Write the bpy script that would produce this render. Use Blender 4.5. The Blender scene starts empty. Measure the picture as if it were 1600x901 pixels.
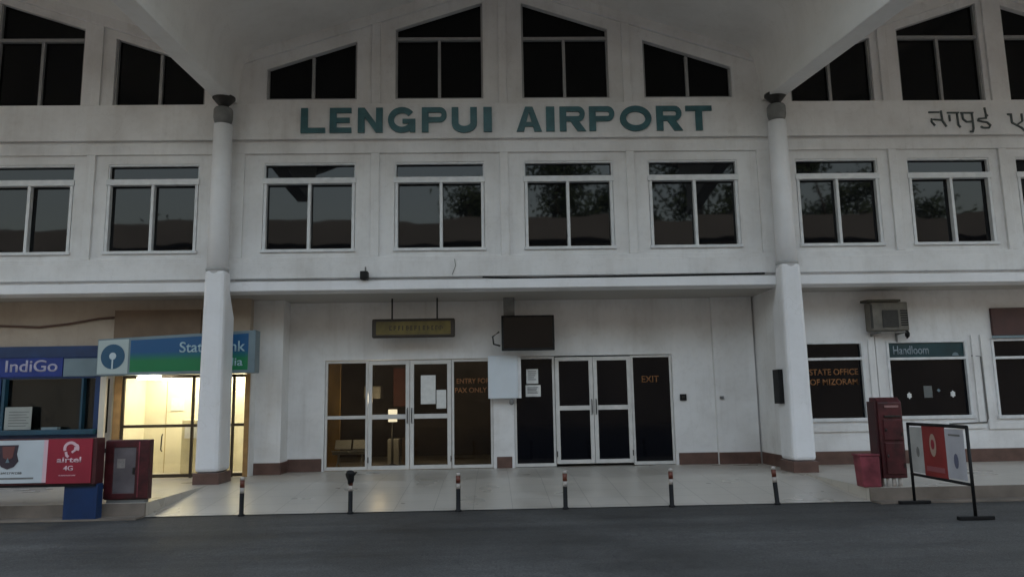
import bpy, bmesh, math, random
from mathutils import Vector, Matrix
random.seed(7)
D = bpy.data
C = bpy.context.scene.collection
S = bpy.context.scene
# ------------------------------------------------------------------ camera
cam_d = D.cameras.new('camera'); cam = D.objects.new('camera', cam_d); C.objects.link(cam); S.camera = cam
F, PI_, YA, RO = 1187.44, 0.14873, 0.02898, -0.01731
cam_d.sensor_width = 36; cam_d.lens = F / 1600 * 36; cam_d.clip_start = 0.1; cam_d.clip_end = 2000
fw = Vector((math.sin(YA)*math.cos(PI_), math.cos(YA)*math.cos(PI_), math.sin(PI_)))
rt = Vector((math.cos(YA), -math.sin(YA), 0)); up = rt.cross(fw)
r2 = rt*math.cos(RO) + up*math.sin(RO); u2 = -rt*math.sin(RO) + up*math.cos(RO)
m = Matrix((r2, u2, -fw)).transposed().to_4x4(); m.translation = Vector((-0.2986, -15.0, 1.6)); cam.matrix_world = m
# ------------------------------------------------------------------ world, sun, exposure
SUN_EL = 22.0
w = D.worlds.new('World'); S.world = w; w.use_nodes = True
nt = w.node_tree; bg = nt.nodes['Background']
sky = nt.nodes.new('ShaderNodeTexSky'); sky.sky_type = 'NISHITA'; sky.sun_disc = False
sky.sun_elevation = math.radians(SUN_EL); sky.sun_rotation = 0.0
sky.air_density = 1.6; sky.dust_density = 5.0; sky.ozone_density = 1.0
hsv = nt.nodes.new('ShaderNodeHueSaturation'); hsv.inputs['Saturation'].default_value = 0.64
nt.links.new(sky.outputs[0], hsv.inputs['Color']); nt.links.new(hsv.outputs[0], bg.inputs['Color'])
bg.inputs['Strength'].default_value = 0.10
sl = D.lights.new('sun', 'SUN'); sl.energy = 0.8; sl.angle = math.radians(20); sl.color = (1, .97, .93)
so = D.objects.new('sun', sl); C.objects.link(so); so.rotation_euler = (math.radians(-(90-SUN_EL)), 0, 0)
S.view_settings.view_transform = 'Standard'; S.view_settings.look = 'None'; S.view_settings.gamma = 1
S.view_settings.exposure = 2.4
S.render.engine = 'CYCLES'
S.cycles.max_bounces = 10; S.cycles.diffuse_bounces = 5

# ------------------------------------------------------------------ materials
def nodes_of(name):
    M = D.materials.new(name); M.use_nodes = True
    return M, M.node_tree, M.node_tree.nodes['Principled BSDF']
def mat(name, col, rough=.6, metal=0, var=.0, scale=3., bump=.0, bscale=60., spec=.5, stretch=(1,1,1), emit=None, es=1.):
    M, t, p = nodes_of(name)
    p.inputs['Base Color'].default_value = (*col, 1); p.inputs['Roughness'].default_value = rough
    p.inputs['Metallic'].default_value = metal; p.inputs['Specular IOR Level'].default_value = spec
    tc = t.nodes.new('ShaderNodeTexCoord')
    if var:
        mp = t.nodes.new('ShaderNodeMapping'); mp.inputs['Scale'].default_value = stretch
        n = t.nodes.new('ShaderNodeTexNoise'); n.inputs['Scale'].default_value = scale; n.inputs['Detail'].default_value = 6
        r = t.nodes.new('ShaderNodeValToRGB'); r.color_ramp.elements[0].position = .3; r.color_ramp.elements[1].position = .72
        r.color_ramp.elements[0].color = (*[c*(1-var) for c in col], 1); r.color_ramp.elements[1].color = (*[min(1, c*(1+var*.35)) for c in col], 1)
        t.links.new(tc.outputs['Object'], mp.inputs[0]); t.links.new(mp.outputs[0], n.inputs[0])
        t.links.new(n.outputs[0], r.inputs[0]); t.links.new(r.outputs[0], p.inputs['Base Color'])
    if bump:
        n2 = t.nodes.new('ShaderNodeTexNoise'); n2.inputs['Scale'].default_value = bscale; n2.inputs['Detail'].default_value = 4
        b = t.nodes.new('ShaderNodeBump'); b.inputs['Strength'].default_value = bump; b.inputs['Distance'].default_value = .01
        t.links.new(tc.outputs['Object'], n2.inputs[0]); t.links.new(n2.outputs[0], b.inputs['Height']); t.links.new(b.outputs[0], p.inputs['Normal'])
    if emit:
        p.inputs['Emission Color'].default_value = (*emit, 1); p.inputs['Emission Strength'].default_value = es
    return M
def paint_mat(name, col, stain=(.44, .41, .37), amount=.35):
    # weathered emulsion: large patches, long vertical run-off streaks, fine plaster bump
    M, t, p = nodes_of(name); p.inputs['Roughness'].default_value = .62; p.inputs['Specular IOR Level'].default_value = .3
    tc = t.nodes.new('ShaderNodeTexCoord')
    def noise(sc, st, det=6):
        mp = t.nodes.new('ShaderNodeMapping'); mp.inputs['Scale'].default_value = st
        n = t.nodes.new('ShaderNodeTexNoise'); n.inputs['Scale'].default_value = sc; n.inputs['Detail'].default_value = det
        t.links.new(tc.outputs['Object'], mp.inputs[0]); t.links.new(mp.outputs[0], n.inputs[0]); return n
    a = noise(1.1, (1, 1, 1)); b = noise(1.0, (4, 4, .45)); c = noise(9, (1, 1, 1))
    def ramp(n, lo, hi):
        r = t.nodes.new('ShaderNodeMapRange'); r.inputs[1].default_value = lo; r.inputs[2].default_value = hi
        t.links.new(n.outputs[0], r.inputs[0]); return r
    ra, rb, rc = ramp(a, .42, .75), ramp(b, .55, .95), ramp(c, .5, .8)
    b2 = noise(1.0, (17, 17, .55)); rb2 = ramp(b2, .58, .86)
    sb = t.nodes.new('ShaderNodeMath'); sb.operation = 'MULTIPLY_ADD'; sb.inputs[1].default_value = .35
    t.links.new(rb2.outputs[0], sb.inputs[0]); t.links.new(rb.outputs[0], sb.inputs[2]); rb = sb
    ad = t.nodes.new('ShaderNodeMath'); ad.operation = 'ADD'; t.links.new(ra.outputs[0], ad.inputs[0]); t.links.new(rb.outputs[0], ad.inputs[1])
    ad2 = t.nodes.new('ShaderNodeMath'); ad2.operation = 'MULTIPLY_ADD'; ad2.inputs[1].default_value = .35
    t.links.new(rc.outputs[0], ad2.inputs[0]); t.links.new(ad.outputs[0], ad2.inputs[2])
    mu = t.nodes.new('ShaderNodeMath'); mu.operation = 'MULTIPLY'; mu.inputs[1].default_value = amount; mu.use_clamp = True
    t.links.new(ad2.outputs[0], mu.inputs[0])
    mx = t.nodes.new('ShaderNodeMixRGB'); mx.inputs[1].default_value = (*col, 1); mx.inputs[2].default_value = (*stain, 1)
    vo = t.nodes.new('ShaderNodeTexVoronoi'); vo.feature = 'DISTANCE_TO_EDGE'; vo.inputs['Scale'].default_value = .45
    wv = t.nodes.new('ShaderNodeVectorMath'); wv.operation = 'ADD'; t.links.new(tc.outputs['Object'], wv.inputs[0]); t.links.new(noise(2.2, (1, 1, 1)).outputs['Color'], wv.inputs[1]); t.links.new(wv.outputs[0], vo.inputs['Vector'])
    cr = t.nodes.new('ShaderNodeMapRange'); cr.inputs[1].default_value = 0; cr.inputs[2].default_value = .005; cr.inputs[3].default_value = .15; cr.inputs[4].default_value = 0
    t.links.new(vo.outputs[0], cr.inputs[0]); mc_ = t.nodes.new('ShaderNodeMath'); mc_.operation = 'ADD'; mc_.use_clamp = True
    t.links.new(mu.outputs[0], mc_.inputs[0]); t.links.new(cr.outputs[0], mc_.inputs[1])
    t.links.new(mc_.outputs[0], mx.inputs[0]); t.links.new(mx.outputs[0], p.inputs['Base Color'])
    n2 = noise(45, (1, 1, 1), 5); bp = t.nodes.new('ShaderNodeBump'); bp.inputs['Strength'].default_value = .25; bp.inputs['Distance'].default_value = .01
    t.links.new(n2.outputs[0], bp.inputs['Height']); t.links.new(bp.outputs[0], p.inputs['Normal'])
    return M
def tile_mat(name, c1, c2, grout, tile=.6, rough=.16):
    M, t, p = nodes_of(name)
    tc = t.nodes.new('ShaderNodeTexCoord'); br = t.nodes.new('ShaderNodeTexBrick')
    br.offset = 0; br.inputs['Scale'].default_value = 1; br.inputs['Brick Width'].default_value = tile; br.inputs['Row Height'].default_value = tile
    br.inputs['Mortar Size'].default_value = .006; br.inputs['Color1'].default_value = (*c1, 1); br.inputs['Color2'].default_value = (*c2, 1); br.inputs['Mortar'].default_value = (*grout, 1)
    n = t.nodes.new('ShaderNodeTexNoise'); n.inputs['Scale'].default_value = .9; n.inputs['Detail'].default_value = 3
    mx = t.nodes.new('ShaderNodeMixRGB'); mx.blend_type = 'MULTIPLY'; mx.inputs[0].default_value = .55
    rr = t.nodes.new('ShaderNodeValToRGB'); rr.color_ramp.elements[0].position = .3; rr.color_ramp.elements[0].color = (.78, .76, .72, 1); rr.color_ramp.elements[1].position = .65
    t.links.new(tc.outputs['Object'], br.inputs[0]); t.links.new(tc.outputs['Object'], n.inputs[0]); t.links.new(n.outputs[0], rr.inputs[0])
    t.links.new(br.outputs[0], mx.inputs[1]); t.links.new(rr.outputs[0], mx.inputs[2]); t.links.new(mx.outputs[0], p.inputs['Base Color'])
    mr = t.nodes.new('ShaderNodeMapRange'); mr.inputs[3].default_value = rough*.8; mr.inputs[4].default_value = rough*2.4
    t.links.new(n.outputs[0], mr.inputs[0]); t.links.new(mr.outputs[0], p.inputs['Roughness'])
    return M
def asphalt_mat(name):
    M, t, p = nodes_of(name); L = t.links.new
    tc = t.nodes.new('ShaderNodeTexCoord')
    def noise(sc, det, st=(1, 1, 1), ro=.55):
        mp = t.nodes.new('ShaderNodeMapping'); mp.inputs['Scale'].default_value = st
        n = t.nodes.new('ShaderNodeTexNoise'); n.inputs['Scale'].default_value = sc; n.inputs['Detail'].default_value = det; n.inputs['Roughness'].default_value = ro
        L(tc.outputs['Object'], mp.inputs[0]); L(mp.outputs[0], n.inputs[0]); return n
    def mrange(o, a, b, c, d):
        r = t.nodes.new('ShaderNodeMapRange'); 
        for i_, v_ in enumerate((a, b, c, d)): r.inputs[i_+1].default_value = v_
        L(o, r.inputs[0]); return r.outputs[0]
    def mul(a, b):
        m_ = t.nodes.new('ShaderNodeMath'); m_.operation = 'MULTIPLY'; L(a, m_.inputs[0]); L(b, m_.inputs[1]); return m_.outputs[0]
    patch = noise(.45, 8); tyre = noise(1, 4, (.07, 1.5, 1)); grit = noise(38, 5, ro=.85); mid = noise(7, 6, ro=.7)
    v = t.nodes.new('ShaderNodeTexVoronoi'); v.feature = 'DISTANCE_TO_EDGE'; v.inputs['Scale'].default_value = .55
    wp = t.nodes.new('ShaderNodeVectorMath'); wp.operation = 'ADD'; L(tc.outputs['Object'], wp.inputs[0]); L(noise(1.6, 6).outputs['Color'], wp.inputs[1]); L(wp.outputs[0], v.inputs['Vector'])
    crack = mrange(v.outputs[0], 0, .010, .75, 1)
    k1 = mrange(patch.outputs[0], .35, .65, .62, 1.3); k2 = mrange(tyre.outputs[0], .35, .65, .75, 1.18); k3 = mrange(grit.outputs[0], .35, .65, .45, 1.7); k4 = mrange(mid.outputs[0], .3, .7, .8, 1.2)
    k = mul(mul(mul(k1, k2), mul(k3, k4)), crack)
    c = t.nodes.new('ShaderNodeVectorMath'); c.operation = 'SCALE'; c.inputs[0].default_value = (.061, .060, .059); L(k, c.inputs['Scale']); L(c.outputs[0], p.inputs['Base Color'])
    L(mrange(patch.outputs[0], .3, .7, .6, .9), p.inputs['Roughness'])
    bp = t.nodes.new('ShaderNodeBump'); bp.inputs['Strength'].default_value = .8; bp.inputs['Distance'].default_value = .012
    L(grit.outputs[0], bp.inputs['Height']); L(bp.outputs[0], p.inputs['Normal'])
    return M
def dark_glass(name, col=(.006, .0065, .008), rough=.03, wav=.12, spec=.42):
    M, t, p = nodes_of(name)
    p.inputs['Base Color'].default_value = (*col, 1); p.inputs['Roughness'].default_value = rough; p.inputs['Specular IOR Level'].default_value = spec
    tc = t.nodes.new('ShaderNodeTexCoord'); n = t.nodes.new('ShaderNodeTexNoise'); n.inputs['Scale'].default_value = 1.3; n.inputs['Detail'].default_value = 1
    bp = t.nodes.new('ShaderNodeBump'); bp.inputs['Strength'].default_value = wav; bp.inputs['Distance'].default_value = .02
    t.links.new(tc.outputs['Object'], n.inputs[0]); t.links.new(n.outputs[0], bp.inputs['Height']); t.links.new(bp.outputs[0], p.inputs['Normal'])
    return M
def clear_glass(name, tint=(.75, .75, .72)):
    M = D.materials.new(name); M.use_nodes = True; t = M.node_tree; t.nodes.clear()
    o = t.nodes.new('ShaderNodeOutputMaterial'); mx = t.nodes.new('ShaderNodeMixShader'); tr = t.nodes.new('ShaderNodeBsdfTransparent')
    gl = t.nodes.new('ShaderNodeBsdfGlossy'); gl.inputs['Roughness'].default_value = .02; gl.inputs['Color'].default_value = (.55, .55, .55, 1)
    fr = t.nodes.new('ShaderNodeFresnel'); fr.inputs[0].default_value = 1.5; tr.inputs[0].default_value = (*tint, 1)
    t.links.new(fr.outputs[0], mx.inputs[0]); t.links.new(tr.outputs[0], mx.inputs[1]); t.links.new(gl.outputs[0], mx.inputs[2]); t.links.new(mx.outputs[0], o.inputs[0])
    return M
def grad_mat(name, c_top, c_bot, z0, z1):          # printed colour fade on a sign face
    M, t, p = nodes_of(name); p.inputs['Roughness'].default_value = .35
    g = t.nodes.new('ShaderNodeNewGeometry'); sp = t.nodes.new('ShaderNodeSeparateXYZ'); mr = t.nodes.new('ShaderNodeMapRange')
    mr.inputs[1].default_value = z0; mr.inputs[2].default_value = z1
    r = t.nodes.new('ShaderNodeValToRGB'); r.color_ramp.elements[0].color = (*c_bot, 1); r.color_ramp.elements[1].color = (*c_top, 1)
    r.color_ramp.elements[0].position = .35; r.color_ramp.elements[1].position = .6
    t.links.new(g.outputs['Position'], sp.inputs[0]); t.links.new(sp.outputs[2], mr.inputs[0]); t.links.new(mr.outputs[0], r.inputs[0]); t.links.new(r.outputs[0], p.inputs['Base Color'])
    return M

WALL = paint_mat('white_wall_paint', (.79, .785, .785), (.43, .40, .37), amount=.4)
CEIL = paint_mat('ceiling_paint', (.80, .785, .765), amount=.2)
COLM = paint_mat('column_paint', (.84, .84, .86), amount=.2)
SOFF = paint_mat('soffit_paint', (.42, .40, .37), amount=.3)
SHADETAN = paint_mat('shaded_tan_wall', (.44, .37, .30), (.25, .19, .14), .4)  # brown of the shade above the counter is put into this wall colour
FRAME = mat('white_window_frame', (.72, .73, .74), .4, var=.15, scale=6)
GFRAME = mat('grey_window_frame', (.33, .33, .33), .5, var=.15, scale=6)
ALU = mat('pale_aluminium_frame', (.66, .65, .63), .42, metal=.05, var=.12, scale=5)
GLASS = dark_glass('dark_window_glass', rough=.026, wav=.10, spec=.33)
GLASSU = dark_glass('gable_window_glass', (.003, .003, .0032), .04, .06, .2)
GLASSD = dark_glass('tinted_door_glass', (.003, .0035, .006), .05, .05, .2)
CLEAR = clear_glass('lobby_door_glass', (.6, .57, .5)); CLEAR2 = clear_glass('booth_glass', (.93, .93, .9))
SKIRT = mat('red_brown_skirting_tile', (.135, .075, .06), .35, var=.35, scale=4)
FLOOR = tile_mat('beige_floor_tile', (.56, .52, .465), (.53, .49, .435), (.36, .33, .29), rough=.2)
RISER = mat('worn_kerb_concrete', (.24, .20, .165), .75, var=.4, scale=2, bump=.4)
ASPH = asphalt_mat('asphalt')
TEAL = mat('dark_teal_letter', (.042, .135, .155), .45, var=.3, scale=5)
TEAL2 = mat('faded_teal_edge', (.22, .30, .30), .6)
BLACK = mat('black_paint', (.010, .010, .011), .55, var=.3, scale=8, spec=.25)
DKMET = mat('dark_metal', (.035, .033, .03), .5, .3, var=.3, scale=8)
PIPE = mat('grey_pipe', (.2, .2, .195), .6, var=.3, scale=5)
PAPER = mat('paper_notice', (.72, .72, .70), .7, var=.12, scale=12)
INK = mat('printed_ink', (.12, .12, .13), .7)
ORNG = mat('faded_orange_vinyl', (.30, .125, .04), .6, var=.4, scale=9)
RED = mat('dark_red_paint', (.075, .011, .014), .45, var=.6, scale=7, bump=.25, bscale=14)
PINK = mat('faded_red_plastic', (.27, .05, .068), .6, var=.5, scale=5, bump=.2, bscale=9)
AIRT = mat('red_banner_vinyl', (.34, .022, .045), .4, var=.2, scale=2)
WHITEV = mat('white_banner_vinyl', (.60, .65, .68), .4, var=.1, scale=2)
PINKT = mat('pink_white_print', (.75, .50, .55), .5)
NAVY = mat('navy_counter_paint', (.007, .038, .13), .4, var=.3, scale=3)
NAVY2 = mat('deep_blue_sign', (.006, .032, .22), .35, var=.2, scale=3)
TEALB = mat('blue_green_counter', (.012, .065, .11), .45, var=.3, scale=3)
GREYB = mat('blue_grey_panel', (.17, .235, .27), .45, var=.15, scale=3)
CREAM = mat('cream_booth_panel', (.80, .75, .57), .45, var=.1, scale=2)
WOODF = mat('golden_door_frame', (.36, .21, .08), .4, var=.3, scale=6)
AMBER = mat('amber_sign_face', (.15, .115, .022), .4, var=.4, scale=4)
TREEB = mat('tree_bark', (.06, .045, .035), .9, var=.4, scale=6)
LEAF = mat('tree_leaf', (.035, .06, .022), .7, var=.5, scale=2)
BROWNW = mat('dim_brown_wall', (.22, .15, .10), .7, var=.25, scale=2)
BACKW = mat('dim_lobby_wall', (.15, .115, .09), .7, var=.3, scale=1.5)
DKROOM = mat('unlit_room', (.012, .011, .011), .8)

# ------------------------------------------------------------------ mesh builder
class MB:
    def __init__(s): s.v = []; s.f = []; s.sm = set()
    def add(s, vs, fs, smooth=False):
        o = len(s.v); s.v += [tuple(v) for v in vs]
        for f in fs:
            if smooth: s.sm.add(len(s.f))
            s.f.append([i+o for i in f])
        return s
    def box(s, x0, x1, y0, y1, z0, z1):
        if x0 > x1: x0, x1 = x1, x0
        if y0 > y1: y0, y1 = y1, y0
        if z0 > z1: z0, z1 = z1, z0
        return s.add([(x0,y0,z0),(x1,y0,z0),(x1,y1,z0),(x0,y1,z0),(x0,y0,z1),(x1,y0,z1),(x1,y1,z1),(x0,y1,z1)],
              [(0,3,2,1),(4,5,6,7),(0,1,5,4),(1,2,6,5),(2,3,7,6),(3,0,4,7)])
    def prism(s, pts, y0, y1):                      # polygon in x-z, extruded in y
        n = len(pts); vs = [(x, y0, z) for x, z in pts] + [(x, y1, z) for x, z in pts]
        a = sum(pts[i][0]*pts[(i+1) % n][1]-pts[(i+1) % n][0]*pts[i][1] for i in range(n))
        fs = [tuple(range(n)), tuple(range(2*n-1, n-1, -1))] + [(i, i+n, (i+1) % n+n, (i+1) % n) for i in range(n)]
        if a < 0: fs = [tuple(reversed(f)) for f in fs]
        return s.add(vs, fs)
    def prismx(s, pts, x0, x1):                     # polygon in y-z, extruded in x
        n = len(pts); vs = [(x0, y, z) for y, z in pts] + [(x1, y, z) for y, z in pts]
        return s.add(vs, [tuple(range(n-1, -1, -1)), tuple(range(n, 2*n))] + [(i, (i+1) % n, (i+1) % n+n, i+n) for i in range(n)])
    def prismz(s, pts, z0, z1):
        n = len(pts); vs = [(x, y, z0) for x, y in pts] + [(x, y, z1) for x, y in pts]
        return s.add(vs, [tuple(range(n-1, -1, -1)), tuple(range(n, 2*n))] + [(i, (i+1) % n, (i+1) % n+n, i+n) for i in range(n)])
    def lathe(s, cx, cy, prof, n=20):               # prof: (radius, z) upward
        vs = []; fs = []
        for r, z in prof:
            for k in range(n):
                a = 2*math.pi*k/n; vs.append((cx+r*math.cos(a), cy+r*math.sin(a), z))
        for j in range(len(prof)-1):
            for k in range(n):
                fs.append((j*n+k, j*n+(k+1) % n, (j+1)*n+(k+1) % n, (j+1)*n+k))
        s.add(vs, fs, True)
        o = len(s.v)-len(vs); s.f.append([o+k for k in range(n-1, -1, -1)]); s.f.append([o+(len(prof)-1)*n+k for k in range(n)])
        return s
    def tube(s, path, r, n=8):
        vs = []; fs = []; P = [Vector(p) for p in path]
        rr = r if isinstance(r, (list, tuple)) else [r]*len(P)
        for i, p in enumerate(P):
            d = (P[min(i+1, len(P)-1)]-P[max(i-1, 0)]).normalized()
            a = d.cross(Vector((0, 0, 1)) if abs(d.z) < .9 else Vector((1, 0, 0))).normalized(); b = d.cross(a)
            for k in range(n):
                t = 2*math.pi*k/n; vs.append(p+(a*math.cos(t)+b*math.sin(t))*rr[i])
        for j in range(len(P)-1):
            for k in range(n): fs.append((j*n+k, j*n+(k+1) % n, (j+1)*n+(k+1) % n, (j+1)*n+k))
        s.add(vs, fs, True); o = len(s.v)-len(vs)
        s.f.append([o+k for k in range(n-1, -1, -1)]); s.f.append([o+(len(P)-1)*n+k for k in range(n)])
        return s
    def ribbon(s, pts, wd, y0, y1, closed=False):   # flat stroke of constant width with mitred joins, x-z plane
        n = len(pts); L = []; Rr = []
        for i in range(n):
            p = Vector(pts[i])
            a = Vector(pts[i-1]) if (i > 0 or closed) else None; b = Vector(pts[(i+1) % n]) if (i < n-1 or closed) else None
            d1 = (p-a).normalized() if a is not None else None; d2 = (b-p).normalized() if b is not None else None
            if d1 is None: d1 = d2
            if d2 is None: d2 = d1
            n1 = Vector((-d1.y, d1.x)); n2 = Vector((-d2.y, d2.x)); mm = (n1+n2)
            mm = mm/max(.35, (1+n1.dot(n2))) if mm.length > 1e-4 else n1
            L.append(p+mm*wd/2); Rr.append(p-mm*wd/2)
        for i in range(n if closed else n-1):
            j = (i+1) % n
            q = [L[i], Rr[i], Rr[j], L[j]]
            s.prism([(v.x, v.y) for v in q], y0, y1)
        return s
    def build(s, name, m, parent=None, bevel=0, **tags):
        me = D.meshes.new(name); me.from_pydata(s.v, [], s.f); me.validate(); me.update()
        ob = D.objects.new(name, me); C.objects.link(ob); me.materials.append(m)
        for i, p in enumerate(me.polygons):
            if i in s.sm: p.use_smooth = True
        bm = bmesh.new(); bm.from_mesh(me); bmesh.ops.recalc_face_normals(bm, faces=bm.faces); bm.to_mesh(me); bm.free()
        if bevel:
            b = ob.modifiers.new('bevel', 'BEVEL'); b.width = bevel; b.segments = 2; b.limit_method = 'ANGLE'; b.angle_limit = math.radians(50)
        if parent:
            ob.parent = parent; ob.matrix_parent_inverse = parent.matrix_world.inverted()
        for k, v in tags.items(): ob[k] = v
        return ob
def thing(name, label, cat, loc=(0, 0, 0), group=None):
    o = D.objects.new(name, None); C.objects.link(o); o.location = loc; o.matrix_world = Matrix.Translation(loc)
    o['label'] = label; o['category'] = cat
    if group: o['group'] = group
    return o
def tag(o, label, cat, group=None):
    o['label'] = label; o['category'] = cat
    if group: o['group'] = group
    return o
def text(body, x0, x1, z0, z1, y, m, name, parent, bold=0., th=.006, skew=None):
    cu = D.curves.new('t', 'FONT'); cu.body = body; cu.size = 1; cu.offset = bold; cu.extrude = 0
    to = D.objects.new('t', cu); C.objects.link(to); bpy.context.view_layer.update()
    me = D.meshes.new_from_object(to.evaluated_get(bpy.context.evaluated_depsgraph_get()))
    D.objects.remove(to); D.curves.remove(cu)
    xs = [v.co.x for v in me.vertices]; ys = [v.co.y for v in me.vertices]; a, b, c, d = min(xs), max(xs), min(ys), max(ys)
    for v in me.vertices:
        X, Yv = v.co.x, v.co.y
        xx = x0+(X-a)/(b-a)*(x1-x0); zz = z0+(Yv-c)/(d-c)*(z1-z0)
        v.co = (xx, (y(xx) if callable(y) else y), zz)
    bm = bmesh.new(); bm.from_mesh(me)
    r = bmesh.ops.extrude_face_region(bm, geom=bm.faces[:]); bmesh.ops.translate(bm, verts=[g for g in r['geom'] if isinstance(g, bmesh.types.BMVert)], vec=(0, -th, 0))
    bmesh.ops.recalc_face_normals(bm, faces=bm.faces); bm.to_mesh(me); bm.free()
    me.materials.clear(); me.materials.append(m); me.name = name
    ob = D.objects.new(name, me); C.objects.link(ob); ob.parent = parent; ob.matrix_parent_inverse = parent.matrix_world.inverted()
    return ob
def scribble(mb, x0, x1, z0, z1, y, seed=1, th=.004, gw=None):     # lettering too worn to read: short upright and level strokes
    rn = random.Random(seed); h = z1-z0; g = gw or h*.82; x = x0; sw = h*.24
    while x+g < x1:
        ww = g*rn.uniform(.5, .72)
        mb.box(x, x+sw, y-th, y, z0, z1)
        if rn.random() < .75: mb.box(x+sw, x+ww, y-th, y, z1-sw, z1)
        if rn.random() < .6: mb.box(x+sw, x+ww*.9, y-th, y, (z0+z1)/2-sw/2, (z0+z1)/2+sw/2)
        if rn.random() < .6: mb.box(x+sw, x+ww, y-th, y, z0, z0+sw)
        if rn.random() < .4: mb.box(x+ww, x+ww+sw*.8, y-th, y, z0+sw, z1-sw)
        x += ww+sw+h*.14
    return mb
def wall_grid(mb, x0, x1, z0, z1, y0, y1, holes):
    xs = sorted({x0, x1, *[h[0] for h in holes], *[h[1] for h in holes]})
    for a, b in zip(xs, xs[1:]):
        hs = sorted([h for h in holes if h[0] <= a+1e-6 and h[1] >= b-1e-6], key=lambda h: h[2]); z = z0
        for h in hs:
            if h[2] > z+1e-6: mb.box(a, b, y0, y1, z, h[2])
            z = h[3]
        if z1 > z+1e-6: mb.box(a, b, y0, y1, z, z1)
    return mb

# ================================================================== GROUND
PH = .21; KY = -3.15; EX = 5.5
g = MB().add([(-400, -400, 0), (400, -400, 0), (400, 400, 0), (-400, 400, 0)], [(0, 1, 2, 3)]).build('road', ASPH); g['kind'] = 'structure'
fl = MB()
for s_ in (-1, 1):
    fl.box(s_*EX, s_*45, KY+.05, 6.5, .006, PH)
fl.box(-EX, EX, -.55, 6.5, .006, PH)
fl.add([(-EX, -.55, PH), (EX, -.55, PH), (EX, KY, .012), (-EX, KY, .012)], [(0, 3, 2, 1)])
fl.build('walkway', FLOOR)['kind'] = 'structure'
kb = MB()
for s_ in (-1, 1):
    kb.box(s_*(EX), s_*45, KY, KY+.048, .004, PH-.004)
    kb.box(s_*(EX+.0), s_*45, KY-.28, KY-.002, .004, .03)
kb.build('kerb', RISER)['kind'] = 'structure'

# ================================================================== TERMINAL BUILDING
T = thing('terminal_building', 'white gabled airport terminal with rows of dark windows behind a covered walkway', 'building')
SL = .325
BAYS = [dict(xc=0., half=5.55, wins=[(-4.85, -3.0), (-2.21, -.39), (.42, 2.24), (2.97, 4.82)], aw=10.09, ar=10.54, us=7.83, top=[(-4.85, -3.0), (-2.21, -.39), (.42, 2.24), (2.97, 4.82)]),
        dict(xc=-10.42, half=4.87, wins=[(-7.96, -6.14), (-10.42, -8.62), (-12.8, -11.0)], aw=9.99, ar=10.36, us=7.69, top=[(-7.96, -6.1), (-10.38, -8.6), (-12.8, -11.0)]),
        dict(xc=10.42, half=4.87, wins=[(6.03, 7.76), (8.38, 10.12), (10.68, 12.4), (13.0, 14.7)], aw=9.99, ar=10.36, us=7.69, top=[(6.06, 7.83), (8.42, 10.21), (10.75, 12.5), (13.1, 14.8)])]
WS, WT = 4.63, 6.48
wall = MB()
for B in BAYS:
    xc, hf = B['xc'], B['half']; x0, x1 = xc-hf, xc+hf
    rz = lambda x, B=B, xc=xc: B['ar']+.25-SL*abs(x-xc); tz = lambda x, B=B, xc=xc: B['aw']-.33*abs(x-xc)
    B['tz'] = tz
    MB_back = None; wall_grid(wall, x0, x1, 3.83, 7.2, 0, .3, [(a, b, WS, WT) for a, b in B['wins']])
    # gable part, cut at each window edge and at the ridge
    xs = sorted({x0, x1, xc, *[v for p in B['top'] for v in p]})
    for a, b in zip(xs, xs[1:]):
        inside = any(p[0] <= a+1e-6 and p[1] >= b-1e-6 for p in B['top'])
        if inside:
            wall.box(a, b, 0, .3, 7.2, B['us'])
            wall.prism([(a, tz(a)), (b, tz(b)), (b, rz(b)), (a, rz(a))], 0, .3)
        else:
            wall.prism([(a, 7.2), (b, 7.2), (b, rz(b)), (a, rz(a))], 0, .3)
wall.build('wall', WALL, T)
# mouldings: pilasters, string courses, lettering band, slab fascia
mo = MB()
for B in BAYS:
    xc, hf = B['xc'], B['half']; x0, x1 = xc-hf+.0, xc+hf; W_ = B['wins']
    cs = [(W_[i][1]+W_[i+1][0])/2 for i in range(len(W_)-1)] if xc >= 0 else [(W_[0][0]+W_[1][1])/2, (W_[1][0]+W_[2][1])/2]
    for c in cs:
        mo.box(c-.085, c+.085, -.055, -.001, 4.52, 6.66)
        mo.box(c-.085, c+.085, -.055, -.001, 7.70, B['ar']-SL*abs(c-xc)-.22)
    for sgn in (-1, 1):
        c = xc+sgn*(hf-.16); mo.box(c-.16, c+.16, -.055, -.001, 4.52, 6.66)
    mo.box(x0, x1, -.055, -.001, 6.66, 6.88)
    mo.box(x0, x1, -.09, -.001, 6.95, 7.70)
    mo.box(x0, x1, -.055, -.001, 4.42, 4.52)
    for a, b in ((x0, xc), (xc, x1)):
        za, zb = B['ar']-SL*abs(a-xc), B['ar']-SL*abs(b-xc)
        mo.prism([(a, za-.22), (b, zb-.22), (b, zb+.1), (a, za+.1)], -.07, -.001)
mo.box(-15.3, 15.3, -.10, -.001, 4.09, 4.415)
mo.build('moulding', WALL, T, bevel=.008)
lip = MB().box(-15.3, 15.3, -.17, .25, 3.835, 4.02); lip.build('slab_edge', COLM, T, bevel=.012)
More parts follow.
